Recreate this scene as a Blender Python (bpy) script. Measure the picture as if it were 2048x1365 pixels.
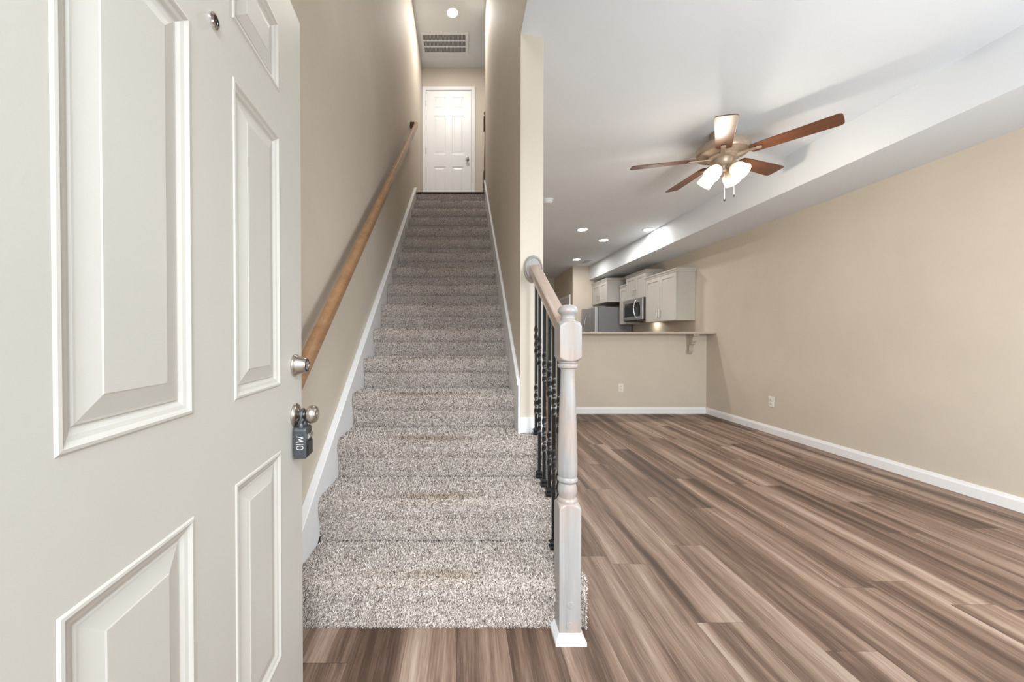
import bpy, math, random
import numpy as np
from mathutils import Vector, Matrix

for o in list(bpy.data.objects):
    bpy.data.objects.remove(o, do_unlink=True)
random.seed(7)
RNG = np.random.default_rng(11)
SC = bpy.context.scene
COL = SC.collection
R = math.radians

# ------------------------------------------------------------------ camera
CAM_H = 1.087
PITCH = R(0.6)
cam = bpy.data.cameras.new('camera')
cam.sensor_width = 36.0
cam.sensor_fit = 'HORIZONTAL'
cam.lens = 730.0 / 2048 * 36.0
cam.shift_x = (1024 - 925.0) / 2048
cam.shift_y = 0.0
cam.clip_start = 0.02
cam_o = bpy.data.objects.new('camera', cam)
COL.objects.link(cam_o)
cam_o.location = (0, 0, CAM_H)
cam_o.rotation_euler = (R(90) - PITCH, 0, 0)
SC.camera = cam_o

# ------------------------------------------------------------------ world, daylight, exposure
SC.view_settings.view_transform = 'Standard'
SC.view_settings.look = 'None'
SC.view_settings.gamma = 1.0
SC.view_settings.use_curve_mapping = False
SC.view_settings.exposure = 0.1

world = bpy.data.worlds.new('sky')
SC.world = world
world.use_nodes = True
bg = world.node_tree.nodes['Background']
bg.inputs[0].default_value = (0.82, 0.91, 1.0, 1)
bg.inputs[1].default_value = 1.2


def area(name, loc, rot, sx, sy, power, color, spread=180):
    l = bpy.data.lights.new(name, 'AREA')
    l.shape = 'RECTANGLE'
    l.size, l.size_y = sx, sy
    l.energy = power
    l.color = color
    l.spread = R(spread)
    o = bpy.data.objects.new(name, l)
    COL.objects.link(o)
    o.location = loc
    o.rotation_euler = rot
    return o


# daylight through the open front door and an unseen living-room window
sky = area('door_daylight', (0.1, -2.1, 3.1), (R(54), 0, 0), 3.4, 3.0, 400, (0.90, 0.955, 1.0))
area('window_daylight', (2.1, -0.02, 1.45), (R(90), 0, 0), 1.9, 1.5, 74, (0.91, 0.96, 1.0))
area('stairwell_fill', (-0.15, 0.03, 3.9), (R(90), 0, 0), 0.7, 1.2, 6, (0.97, 0.98, 1.0))  # unseen fill light added above the door for the stairwell

# ------------------------------------------------------------------ materials


def mat(name):
    m = bpy.data.materials.new(name)
    m.use_nodes = True
    nt = m.node_tree
    b = nt.nodes['Principled BSDF']
    return m, nt, b


def nd(nt, typ, **kw):
    n = nt.nodes.new(typ)
    for k, v in kw.items():
        setattr(n, k, v)
    return n


def lk(nt, a, b):
    nt.links.new(a, b)


def mth(nt, op, a, b=None, c=None):
    n = nd(nt, 'ShaderNodeMath', operation=op)
    for i, v in enumerate((a, b, c)):
        if v is None:
            continue
        if isinstance(v, (int, float)):
            n.inputs[i].default_value = v
        else:
            lk(nt, v, n.inputs[i])
    return n.outputs[0]


def ramp(nt, fac, stops, interp='LINEAR'):
    n = nd(nt, 'ShaderNodeValToRGB')
    cr = n.color_ramp
    cr.interpolation = interp
    while len(cr.elements) > 1:
        cr.elements.remove(cr.elements[-1])
    cr.elements[0].position = stops[0][0]
    cr.elements[0].color = (*stops[0][1], 1)
    for p, c in stops[1:]:
        e = cr.elements.new(p)
        e.color = (*c, 1)
    lk(nt, fac, n.inputs[0])
    return n.outputs[0]


def objpos(nt, scale=(1, 1, 1), kind='Object'):
    t = nd(nt, 'ShaderNodeTexCoord')
    m = nd(nt, 'ShaderNodeMapping')
    m.inputs['Scale'].default_value = scale
    lk(nt, t.outputs[kind], m.inputs[0])
    return m.outputs[0]


def noise(nt, vec, scale, detail=4, rough=0.55):
    n = nd(nt, 'ShaderNodeTexNoise')
    n.inputs['Scale'].default_value = scale
    n.inputs['Detail'].default_value = detail
    n.inputs['Roughness'].default_value = rough
    lk(nt, vec, n.inputs['Vector'])
    return n.outputs['Fac']


def bump(nt, b, h, strength, dist):
    n = nd(nt, 'ShaderNodeBump')
    n.inputs['Strength'].default_value = strength
    n.inputs['Distance'].default_value = dist
    lk(nt, h, n.inputs['Height'])
    lk(nt, n.outputs[0], b.inputs['Normal'])


def paint(name, col, rough=0.6, bumps=0.0015, var=0.03, spec=0.35):
    m, nt, b = mat(name)
    v = objpos(nt)
    f = noise(nt, v, 2.3, 3)
    lo = tuple(c * (1 - var) for c in col)
    hi = tuple(min(1, c * (1 + var)) for c in col)
    lk(nt, ramp(nt, f, [(0.3, lo), (0.7, hi)]), b.inputs['Base Color'])
    b.inputs['Roughness'].default_value = rough
    b.inputs['Specular IOR Level'].default_value = spec
    if bumps:
        bump(nt, b, noise(nt, v, 160, 3), 0.25, bumps)
    return m


def plain(name, col, rough=0.5, metal=0.0, spec=0.5):
    m, nt, b = mat(name)
    f = noise(nt, objpos(nt), 40, 2)
    lk(nt, ramp(nt, f, [(0.3, tuple(c * 0.95 for c in col)), (0.7, tuple(min(1, c * 1.05) for c in col))]), b.inputs['Base Color'])
    b.inputs['Roughness'].default_value = rough
    b.inputs['Metallic'].default_value = metal
    b.inputs['Specular IOR Level'].default_value = spec
    return m


def wood(name, stops, along='X', rough=0.35, fine=60, stretch=0.06, coat=0.0):
    m, nt, b = mat(name)
    s = {'X': (stretch, 1, 1), 'Y': (1, stretch, 1), 'Z': (1, 1, stretch)}[along]
    v = objpos(nt, s)
    f1 = noise(nt, v, fine * 0.35, 5, 0.6)
    f2 = noise(nt, v, fine * 2.2, 4, 0.6)
    f = mth(nt, 'ADD', mth(nt, 'MULTIPLY', f1, 0.7), mth(nt, 'MULTIPLY', f2, 0.3))
    lk(nt, ramp(nt, f, stops), b.inputs['Base Color'])
    b.inputs['Roughness'].default_value = rough
    b.inputs['Coat Weight'].default_value = coat
    b.inputs['Coat Roughness'].default_value = 0.15
    bump(nt, b, f2, 0.15, 0.0006)
    return m


def emit(name, col, strength):
    m, nt, b = mat(name)
    b.inputs['Base Color'].default_value = (0.9, 0.9, 0.9, 1)
    b.inputs['Emission Color'].default_value = (*col, 1)
    b.inputs['Emission Strength'].default_value = strength
    return m


M = {}
M['wall'] = paint('greige_wall_paint', (0.625, 0.557, 0.465), 0.7)
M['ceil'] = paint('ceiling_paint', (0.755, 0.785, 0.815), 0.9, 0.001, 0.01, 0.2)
M['trim'] = paint('white_trim_paint', (0.86, 0.86, 0.86), 0.35, 0.0004, 0.01, 0.5)
M['door'] = paint('warm_white_door_paint', (0.635, 0.62, 0.57), 0.42, 0.0006, 0.012, 0.45)
M['cab'] = paint('grey_cabinet_paint', (0.52, 0.50, 0.46), 0.4, 0.0003, 0.02, 0.5)
M['cab_dark'] = plain('cabinet_recess', (0.03, 0.03, 0.03), 0.7)
M['plate'] = plain('ivory_plate_plastic', (0.80, 0.76, 0.68), 0.35)
M['slot'] = plain('dark_slot', (0.05, 0.045, 0.04), 0.6)
M['nickel'] = plain('brushed_nickel', (0.55, 0.51, 0.46), 0.28, 1.0)
M['chrome'] = plain('polished_chrome', (0.75, 0.75, 0.75), 0.12, 1.0)
M['steel'] = plain('stainless_steel', (0.50, 0.50, 0.51), 0.33, 0.9)
M['fridge_side'] = plain('grey_fridge_side', (0.215, 0.22, 0.225), 0.5, 0.2)
M['fridge_door'] = plain('brushed_fridge_door', (0.44, 0.455, 0.475), 0.4, 0.45)
M['black_glass'] = plain('black_glass', (0.012, 0.012, 0.014), 0.08)
M['black_plastic'] = plain('black_plastic', (0.015, 0.015, 0.016), 0.35)
M['iron'] = plain('black_iron', (0.045, 0.047, 0.05), 0.25, 0.75)
M['lockbox'] = plain('grey_lockbox_metal', (0.10, 0.11, 0.12), 0.4, 0.6)
M['lettering'] = plain('white_lettering', (0.8, 0.8, 0.8), 0.5)
M['fan_metal'] = plain('tan_fan_enamel', (0.42, 0.33, 0.25), 0.32, 0.35)
M['vent_dark'] = plain('vent_dark', (0.07, 0.07, 0.07), 0.8)
M['white_metal'] = plain('white_enamel', (0.78, 0.79, 0.80), 0.4)
M['oak'] = wood('oak_rail', [(0.25, (0.22, 0.11, 0.05)), (0.5, (0.37, 0.205, 0.10)), (0.75, (0.48, 0.29, 0.16))], 'Y', 0.36, 60, 0.06, 0.08)


def make_wash():
    m, nt, b = mat('grey_washed_oak')
    v = objpos(nt, (1, 1, 0.07))
    f = mth(nt, 'ADD', mth(nt, 'MULTIPLY', noise(nt, v, 26, 4), 0.7), mth(nt, 'MULTIPLY', noise(nt, v, 130, 3), 0.3))
    grey = ramp(nt, f, [(0.3, (0.30, 0.285, 0.275)), (0.5, (0.385, 0.375, 0.365)), (0.7, (0.44, 0.43, 0.42))])
    bare = ramp(nt, f, [(0.3, (0.37, 0.275, 0.225)), (0.5, (0.46, 0.36, 0.305)), (0.7, (0.50, 0.42, 0.37))])
    patch = ramp(nt, noise(nt, objpos(nt, (1, 1, 0.55)), 8.5, 2), [(0.47, (0, 0, 0)), (0.66, (0.9, 0.9, 0.9))])
    mx = nd(nt, 'ShaderNodeMix', data_type='RGBA')
    lk(nt, patch, mx.inputs['Factor'])
    lk(nt, grey, mx.inputs['A'])
    lk(nt, bare, mx.inputs['B'])
    lk(nt, mx.outputs['Result'], b.inputs['Base Color'])
    b.inputs['Roughness'].default_value = 0.32
    b.inputs['Coat Weight'].default_value = 0.1
    b.inputs['Coat Roughness'].default_value = 0.15
    return m


M['wash'] = make_wash()
M['wash_rail'] = wood('grey_washed_oak_rail', [(0.25, (0.37, 0.26, 0.20)), (0.5, (0.50, 0.385, 0.315)), (0.8, (0.57, 0.46, 0.39))], 'Y', 0.3, 30, 0.07, 0.35)
M['dark_wood'] = wood('dark_stained_wood', [(0.3, (0.05, 0.028, 0.016)), (0.7, (0.12, 0.07, 0.04))], 'X', 0.35, 40, 0.1)
M['dark_wood_z'] = wood('dark_stained_post', [(0.3, (0.05, 0.028, 0.016)), (0.7, (0.12, 0.07, 0.04))], 'Z', 0.35, 40, 0.1)
M['blade'] = wood('walnut_blade', [(0.25, (0.065, 0.023, 0.011)), (0.5, (0.125, 0.045, 0.021)), (0.8, (0.185, 0.072, 0.036))], 'X', 0.38, 50, 0.05, 0.0)


def make_shade():
    m, nt, b = mat('lit_frosted_glass')
    b.inputs['Base Color'].default_value = (0.55, 0.50, 0.42, 1)
    a = nd(nt, 'ShaderNodeAttribute', attribute_name='glow')
    lk(nt, ramp(nt, a.outputs['Fac'], [(0.0, (1.0, 0.62, 0.34)), (0.5, (1.0, 0.78, 0.54)), (1.0, (1.0, 0.90, 0.76))]), b.inputs['Emission Color'])
    lk(nt, mth(nt, 'MULTIPLY_ADD', mth(nt, 'POWER', a.outputs['Fac'], 2.0), 2.6, 0.28), b.inputs['Emission Strength'])
    return m


M['shade'] = make_shade()
M['lamp'] = emit('lit_lamp_lens', (1.0, 0.97, 0.93), 270.0)
M['lamp_up'] = emit('lit_hall_lens', (1.0, 0.955, 0.90), 480.0)

M['cook_lamp'] = emit('lit_cooktop_lamp', (1.0, 0.92, 0.78), 60.0)


def make_counter():
    m, nt, b = mat('speckled_laminate')
    v = objpos(nt)
    f = noise(nt, v, 90, 5, 0.7)
    lk(nt, ramp(nt, f, [(0.3, (0.36, 0.29, 0.23)), (0.5, (0.56, 0.48, 0.40)), (0.7, (0.68, 0.61, 0.54))]), b.inputs['Base Color'])
    b.inputs['Roughness'].default_value = 0.35
    return m


M['counter'] = make_counter()


def make_floor():
    m, nt, b = mat('laminate_planks')
    W, L = 0.182, 1.22
    t = nd(nt, 'ShaderNodeTexCoord')
    sep = nd(nt, 'ShaderNodeSeparateXYZ')
    lk(nt, t.outputs['Object'], sep.inputs[0])
    X, Y = sep.outputs[0], sep.outputs[1]
    xs = mth(nt, 'DIVIDE', mth(nt, 'ADD', X, 10.03), W)
    i = mth(nt, 'FLOOR', xs)
    fx = mth(nt, 'FRACT', xs)
    wn = nd(nt, 'ShaderNodeTexWhiteNoise', noise_dimensions='1D')
    lk(nt, i, wn.inputs['W'])
    ys = mth(nt, 'ADD', mth(nt, 'DIVIDE', mth(nt, 'ADD', Y, 20.0), L), mth(nt, 'MULTIPLY', wn.outputs['Value'], 7.0))
    j = mth(nt, 'FLOOR', ys)
    fy = mth(nt, 'FRACT', ys)
    cmb = nd(nt, 'ShaderNodeCombineXYZ')
    lk(nt, i, cmb.inputs[0])
    lk(nt, j, cmb.inputs[1])
    wn2 = nd(nt, 'ShaderNodeTexWhiteNoise', noise_dimensions='2D')
    lk(nt, cmb.outputs[0], wn2.inputs['Vector'])
    rnd = wn2.outputs['Value']

    X = mth(nt, 'ADD', X, mth(nt, 'MULTIPLY', mth(nt, 'SUBTRACT', noise(nt, objpos(nt, (5.0, 1.3, 1)), 1.0, 2), 0.5), 0.045))

    def gvec(sx, sy, seed):
        c = nd(nt, 'ShaderNodeCombineXYZ')
        lk(nt, mth(nt, 'MULTIPLY', X, sx), c.inputs[0])
        lk(nt, mth(nt, 'MULTIPLY', Y, sy), c.inputs[1])
        lk(nt, mth(nt, 'MULTIPLY', rnd, seed), c.inputs[2])
        return c.outputs[0]

    broad = noise(nt, gvec(11.5, 0.5, 23.0), 1.0, 2, 0.5)
    mid = noise(nt, gvec(55, 2.6, 91.0), 1.0, 4, 0.6)
    fine = noise(nt, gvec(170, 6.0, 13.0), 1.0, 4, 0.7)
    fine = mth(nt, 'ADD', mth(nt, 'MULTIPLY', mth(nt, 'SUBTRACT', fine, 0.5), 1.3), 0.5)
    f = mth(nt, 'ADD', mth(nt, 'MULTIPLY', broad, 0.70), mth(nt, 'MULTIPLY', mid, 0.13))
    f = mth(nt, 'ADD', f, mth(nt, 'MULTIPLY', fine, 0.25))
    f = mth(nt, 'ADD', f, mth(nt, 'MULTIPLY', mth(nt, 'SUBTRACT', rnd, 0.5), 0.10))
    col = ramp(nt, f, [(0.38, (0.070, 0.042, 0.030)), (0.46, (0.125, 0.079, 0.057)), (0.54, (0.215, 0.140, 0.102)),
                       (0.61, (0.305, 0.212, 0.160)), (0.71, (0.44, 0.335, 0.27))])
    ex = mth(nt, 'MINIMUM', fx, mth(nt, 'SUBTRACT', 1.0, fx))
    ey = mth(nt, 'MULTIPLY', mth(nt, 'MINIMUM', fy, mth(nt, 'SUBTRACT', 1.0, fy)), L / W)
    e = mth(nt, 'MINIMUM', ex, ey)
    seam = mth(nt, 'GREATER_THAN', e, 0.006)
    mx = nd(nt, 'ShaderNodeMix', data_type='RGBA')
    lk(nt, mth(nt, 'ADD', mth(nt, 'MULTIPLY', seam, 0.5), 0.5), mx.inputs['Factor'])
    mx.inputs['A'].default_value = (0.03, 0.018, 0.012, 1)
    lk(nt, col, mx.inputs['B'])
    lk(nt, mx.outputs['Result'], b.inputs['Base Color'])
    b.inputs['Roughness'].default_value = 0.48
    b.inputs['Specular IOR Level'].default_value = 0.32
    bump(nt, b, mth(nt, 'ADD', fine, mth(nt, 'MULTIPLY', seam, 1.0)), 0.12, 0.001)
    return m


M['floor'] = make_floor()


def make_carpet(name, tint):
    m, nt, b = mat(name)
    g = nd(nt, 'ShaderNodeNewGeometry')
    base = ramp(nt, g.outputs['Random Per Island'], [
        (0.0, (0.09, 0.07, 0.057)), (0.16, (0.18, 0.143, 0.118)), (0.32, (0.43, 0.355, 0.305)),
        (0.55, (0.75, 0.67, 0.61)), (1.0, (0.93, 0.88, 0.835))])
    sheet = ramp(nt, noise(nt, objpos(nt), 240, 2, 0.8), [(0.38, (0.10, 0.08, 0.066)), (0.46, (0.40, 0.335, 0.29)), (0.56, (0.68, 0.61, 0.56))])
    isb = nd(nt, 'ShaderNodeAttribute', attribute_name='sheet')
    m0 = nd(nt, 'ShaderNodeMix', data_type='RGBA')
    lk(nt, isb.outputs['Fac'], m0.inputs['Factor'])
    lk(nt, base, m0.inputs['A'])
    lk(nt, sheet, m0.inputs['B'])
    base = m0.outputs['Result']
    at = nd(nt, 'ShaderNodeAttribute', attribute_name='crest_shade')
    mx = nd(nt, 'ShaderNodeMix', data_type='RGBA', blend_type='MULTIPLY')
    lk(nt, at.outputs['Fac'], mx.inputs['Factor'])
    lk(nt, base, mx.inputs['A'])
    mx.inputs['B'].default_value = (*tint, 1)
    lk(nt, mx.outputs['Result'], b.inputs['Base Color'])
    b.inputs['Roughness'].default_value = 0.95
    b.inputs['Specular IOR Level'].default_value = 0.1
    return m


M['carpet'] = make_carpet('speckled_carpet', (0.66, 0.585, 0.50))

# ------------------------------------------------------------------ mesh helpers


def smooth_prof(p, k=3):
    """Catmull-Rom through a lathe profile"""
    out = []
    for i in range(len(p) - 1):
        a, b, c, d = p[max(i - 1, 0)], p[i], p[i + 1], p[min(i + 2, len(p) - 1)]
        for q in range(k):
            t = q / k
            out.append(tuple(0.5 * (2 * b[e] + (c[e] - a[e]) * t + (2 * a[e] - 5 * b[e] + 4 * c[e] - d[e]) * t * t + (3 * b[e] - a[e] - 3 * c[e] + d[e]) * t ** 3) for e in (0, 1)))
    return out + [p[-1]]


class MB:
    def __init__(self):
        self.v, self.f = [], []

    def add(self, vs, fs):
        n = len(self.v)
        self.v += [tuple(p) for p in vs]
        self.f += [tuple(i + n for i in q) for q in fs]
        return self

    def box(self, x0, x1, y0, y1, z0, z1):
        vs = [(x, y, z) for x in (x0, x1) for y in (y0, y1) for z in (z0, z1)]
        return self.add(vs, [(0, 1, 3, 2), (4, 6, 7, 5), (0, 4, 5, 1), (2, 3, 7, 6), (0, 2, 6, 4), (1, 5, 7, 3)])

    def prism(self, poly, axis, a0, a1):
        """poly in the two other axes (in xyz order), extruded along axis"""
        def P(p, a):
            return {'x': (a, p[0], p[1]), 'y': (p[0], a, p[1]), 'z': (p[0], p[1], a)}[axis]
        n = len(poly)
        vs = [P(p, a0) for p in poly] + [P(p, a1) for p in poly]
        fs = [tuple(range(n))[::-1], tuple(range(n, 2 * n))]
        fs += [(i, (i + 1) % n, n + (i + 1) % n, n + i) for i in range(n)]
        return self.add(vs, fs)

    def lathe(self, prof, o=(0, 0, 0), axis=(0, 0, 1), n=24, up=None):
        """prof: list of (radius, distance along axis)"""
        a = Vector(axis).normalized()
        u = Vector(up) if up else (Vector((1, 0, 0)) if abs(a.x) < 0.9 else Vector((0, 1, 0)))
        u = (u - a * u.dot(a)).normalized()
        w = a.cross(u)
        o = Vector(o)
        vs, fs = [], []
        for r, h in prof:
            for k in range(n):
                t = 2 * math.pi * k / n
                vs.append(o + a * h + (u * math.cos(t) + w * math.sin(t)) * max(r, 1e-5))
        m = len(prof)
        for i in range(m - 1):
            for k in range(n):
                k2 = (k + 1) % n
                fs.append((i * n + k, i * n + k2, (i + 1) * n + k2, (i + 1) * n + k))
        fs.append(tuple(range(n))[::-1])
        fs.append(tuple(range((m - 1) * n, m * n)))
        return self.add(vs, fs)

    def cyl(self, o, axis, r, h, n=20):
        return self.lathe([(r, 0), (r, h)], o, axis, n)

    def sweep(self, path, sect, up=(0, 0, 1)):
        """sect: list of (side, up) offsets; path: points; open sweep with caps"""
        path = [Vector(p) for p in path]
        n = len(sect)
        vs, fs = [], []
        for i, p in enumerate(path):
            d = (path[min(i + 1, len(path) - 1)] - path[max(i - 1, 0)]).normalized()
            s = d.cross(Vector(up)).normalized()
            q = s.cross(d).normalized()
            vs += [p + s * a + q * b for a, b in sect]
        for i in range(len(path) - 1):
            for k in range(n):
                k2 = (k + 1) % n
                fs.append((i * n + k, i * n + k2, (i + 1) * n + k2, (i + 1) * n + k))
        fs.append(tuple(range(n))[::-1])
        fs.append(tuple(range((len(path) - 1) * n, len(path) * n)))
        return self.add(vs, fs)

    def tube(self, path, r, n=10, up=(0.13, 0.2, 1)):
        return self.sweep(path, [(r * math.cos(2 * math.pi * k / n), r * math.sin(2 * math.pi * k / n)) for k in range(n)], up)

    def build(self, name, m, parent=None, bevel=0.0, smooth=False, mtx=None, segs=2):
        me = bpy.data.meshes.new(name)
        vs = self.v if mtx is None else [tuple(mtx @ Vector(p)) for p in self.v]
        me.from_pydata(vs, [], self.f)
        import bmesh
        b = bmesh.new()
        b.from_mesh(me)
        bmesh.ops.recalc_face_normals(b, faces=b.faces)
        b.to_mesh(me)
        b.free()
        me.materials.append(m)
        if smooth:
            me.shade_smooth()
            me.set_sharp_from_angle(angle=R(38))
        o = bpy.data.objects.new(name, me)
        COL.objects.link(o)
        if parent:
            o.parent = parent
        if bevel:
            md = o.modifiers.new('bevel', 'BEVEL')
            md.width = bevel
            md.segments = segs
            md.limit_method = 'ANGLE'
            md.angle_limit = R(40)
            md.harden_normals = False
        return o


def empty(name, loc, rz=0.0):
    o = bpy.data.objects.new(name, None)
    COL.objects.link(o)
    o.location = loc
    o.rotation_euler = (0, 0, rz)
    o.empty_display_size = 0.1
    return o


def tag(o, label, cat, group=None, kind=None):
    o['label'] = label
    o['category'] = cat
    if group:
        o['group'] = group
    if kind:
        o['kind'] = kind
    return o


def struct(o, label, cat):
    return tag(o, label, cat, kind='structure')


def copy_tree(o, parent=None):
    c = o.copy()
    COL.objects.link(c)
    if parent:
        c.parent = parent
    for ch in list(o.children):
        copy_tree(ch, c)
    return c


# ------------------------------------------------------------------ main dimensions
XL, XS0, XS1, XR = -0.655, 0.307, 0.435, 3.47      # left wall, stair wall faces, right wall
YF, YC, YB = 0.226, 1.946, 5.19                    # front wall inner face, end of stair wall, bar wall
ZC, ZU = 2.695, 5.48                               # ceilings
RI, TR, D0 = 0.1911, 0.2448, 1.352                 # riser, tread, first riser
ZL = 16 * RI                                       # landing
YL = D0 + 15 * TR                                  # landing edge
YU = 5.993                                         # upstairs back wall
YK, YH, XK = 8.29, 9.98, 2.5                       # kitchen back wall, hall back wall, hall side wall
SLOPE = RI / TR


def noseline(y):
    return RI + SLOPE * (y - D0)


# ------------------------------------------------------------------ room shell
struct(MB().box(XL - 0.15, XR + 0.15, -1.2, YH + 0.12, -0.1, 0.0).build('floor', M['floor']),
       'brown wood-look laminate plank floor running to the kitchen bar', 'floor')
struct(MB().box(XL - 0.15, XL, YF, YU + 0.1, 0, ZU).build('wall_left', M['wall']),
       'tall beige wall on the left of the stairs', 'wall')
w = MB()
poly = [(YC, 0), (YH, 0), (YH, 2.9), (4.95, 2.9), (4.95, ZU), (YF, ZU), (YF, ZC + 0.004), (YC, ZC + 0.004)]
w.prism(poly, 'x', XS0, XS1)
n = len(poly)
for k in (0, 7):
    x, y, z = w.v[n + k]
    w.v[n + k] = (x, y + 0.024, z)                   # the end of this wall is slightly out of square
struct(w.build('wall_stair', M['wall'], bevel=0.004), 'beige wall with squared end between the stairs and the living room', 'wall')
struct(MB().box(XR, XR + 0.12, YF, YH + 0.1, 0, ZC).build('wall_right', M['wall']), 'long plain beige wall on the right of the living room', 'wall')

fw = MB()
fw.box(XL - 0.15, -0.47, 0.06, YF, 0, ZU)
fw.box(0.47, 1.15, 0.06, YF, 0, ZU)
fw.box(-0.47, 0.47, 0.06, YF, 2.08, 3.3)
fw.box(-0.47, 0.47, 0.06, YF, 4.5, ZU)
fw.box(1.15, 3.05, 0.06, YF, 0, 0.7)
fw.box(1.15, 3.05, 0.06, YF, 2.2, ZU)
fw.box(3.05, XR + 0.12, 0.06, YF, 0, ZU)
struct(fw.build('wall_front', M['wall']), 'beige front wall around the entrance opening', 'wall')
win = MB()
for a, b_, c, d in ((1.15, 3.05, 0.7, 0.75), (1.15, 3.05, 2.15, 2.2), (1.15, 1.2, 0.7, 2.2), (3.0, 3.05, 0.7, 2.2), (2.07, 2.13, 0.7, 2.2)):
    win.box(a, b_, 0.09, 0.14, c, d)
struct(win.build('window_1', M['trim']), 'white window frame in the front wall of the living room', 'window')

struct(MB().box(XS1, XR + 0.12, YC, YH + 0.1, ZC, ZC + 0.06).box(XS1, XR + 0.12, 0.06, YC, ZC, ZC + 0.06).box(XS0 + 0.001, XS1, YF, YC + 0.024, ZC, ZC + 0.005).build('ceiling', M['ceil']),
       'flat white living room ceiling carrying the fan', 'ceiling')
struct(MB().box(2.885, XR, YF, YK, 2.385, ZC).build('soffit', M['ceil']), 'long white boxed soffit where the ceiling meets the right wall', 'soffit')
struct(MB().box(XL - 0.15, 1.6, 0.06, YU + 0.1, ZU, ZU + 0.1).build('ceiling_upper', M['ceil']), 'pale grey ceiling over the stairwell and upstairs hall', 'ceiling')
struct(MB().box(XL - 0.15, 1.6, YU, YU + 0.1, ZL, ZU).build('wall_back_upper', M['wall']), 'beige wall around the white door upstairs', 'wall')
struct(MB().box(1.5, 1.6, 4.0, YU, ZL, ZU).box(XS1, 1.5, 3.9, 4.0, ZL, ZU).build('wall_right_upper', M['wall']), 'beige side wall of the upstairs hall', 'wall')
fl = MB().box(XL, XS1, YL, YU, ZL - 0.14, ZL).box(XS1, 1.5, 4.0, YU, ZL - 0.14, ZL).build('floor_landing', M['carpet'])
fl.data.attributes.new('sheet', 'FLOAT', 'POINT').data.foreach_set('value', np.ones(len(fl.data.vertices), np.float32))
struct(fl, 'brown carpeted landing floor at the top of the stairs', 'floor')
bw = MB().box(1.25, XR, YB, YB + 0.12, 0, 1.125)
struct(bw.build('wall_bar', M['wall']), 'low beige half wall under the kitchen bar', 'wall')
struct(MB().box(XK, XR, YK, YK + 0.1, 0, ZC).build('wall_kitchen', M['wall']), 'beige kitchen wall beside the refrigerator', 'wall')
struct(MB().box(XK, XK + 0.1, YK + 0.1, YH, 0, ZC).build('wall_hall', M['wall']), 'beige hall wall with a white door past the kitchen', 'wall')
struct(MB().box(XS1, XK + 0.1, YH, YH + 0.1, 0, ZC).build('wall_back', M['wall']), 'beige far end wall of the downstairs hall', 'wall')

# baseboards: flat board with an eased top
def bb(x0, x1, y0, y1, z0=0.0, h=0.088):
    return MB().box(x0, x1, y0, y1, z0, z0 + h)


def bb_profile_x(xw, sgn, y0, y1, h=0.09, z0=0):
    p = [(xw, z0), (xw + sgn * 0.013, z0), (xw + sgn * 0.013, z0 + h * 0.72), (xw + sgn * 0.009, z0 + h * 0.86), (xw + sgn * 0.006, z0 + h), (xw, z0 + h)]
    return MB().prism(p, 'y', y0, y1)


def bb_profile_y(yw, sgn, x0, x1, h=0.09, z0=0):
    p = [(yw, z0), (yw + sgn * 0.013, z0), (yw + sgn * 0.013, z0 + h * 0.72), (yw + sgn * 0.009, z0 + h * 0.86), (yw + sgn * 0.006, z0 + h), (yw, z0 + h)]
    return MB().prism(p, 'x', x0, x1)


struct(bb_profile_x(XR, -1, YF, YB).build('baseboard_right', M['trim']), 'white baseboard along the right wall', 'baseboard')
struct(bb_profile_y(YB, -1, 1.25, XR - 0.013).build('baseboard_bar', M['trim']), 'white baseboard under the kitchen bar', 'baseboard')
struct(bb_profile_x(XK, -1, YK, 8.46).build('baseboard_hall', M['trim']), 'white baseboard on the hall wall by the far door', 'baseboard')
struct(bb_profile_x(XS1, 1, YC + 0.03, YH).build('baseboard_stair', M['trim']), 'white baseboard on the living room side of the stair wall', 'baseboard')
struct(bb_profile_y(YH, -1, XS1 + 0.013, XK).build('baseboard_back', M['trim']), 'white baseboard across the end of the hall', 'baseboard')
struct(bb_profile_x(XL, 1, YF, 1.30).build('baseboard_left', M['trim']), 'short white baseboard behind the open front door', 'baseboard')
t3 = MB()
p = [(XS0 - 0.012, YC + 0.004), (XS0 - 0.012, YC - 0.012), (XS1 + 0.010, YC + 0.012), (XS1 + 0.010, YC + 0.030)]
t3.prism(p, 'z', 3 * RI + 0.002, 3 * RI + 0.085)
struct(t3.build('baseboard_end', M['trim'], bevel=0.003), 'white baseboard wrapping the square wall end on the third stair', 'baseboard')

# skirt boards beside the stairs with cap moulding
def skirt(name, x0, x1, y0, y1, lift, cap_x0, cap_x1, label, z_end=None):
    b = MB()
    top = lambda y: noseline(y) + lift
    low = lambda y: max(noseline(y) - RI - 0.22, 0.0)
    ys = [y0, y1]
    poly = [(y0, max(low(y0), 0)), (y1, low(y1)), (y1, top(y1)), (y0, top(y0))]
    b.prism(poly, 'x', x0, x1)
    o = b.build(name, M['trim'])
    ya = y0 - 0.003
    c = MB().prism([(ya, top(ya) - 0.018), (y1, top(y1) - 0.018), (y1, top(y1) + 0.004), (ya, top(ya) + 0.004)], 'x', cap_x0, cap_x1 - 0.0005)
    c.build('cap_moulding', M['trim'], o, bevel=0.003)
    struct(o, label, 'skirt board')
    return o


skirt('trim_1', XL, -0.628, 1.30, YL - 0.06, 0.100, XL, -0.619, 'white skirt board along the left side of the stairs')
skirt('trim_2', 0.296, XS0, YC - 0.012, 4.95, 0.205, 0.288, XS0, 'white skirt board along the right side of the stairs')

# ------------------------------------------------------------------ carpeted stairs
XCL, XCR = -0.626, 0.297


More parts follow.
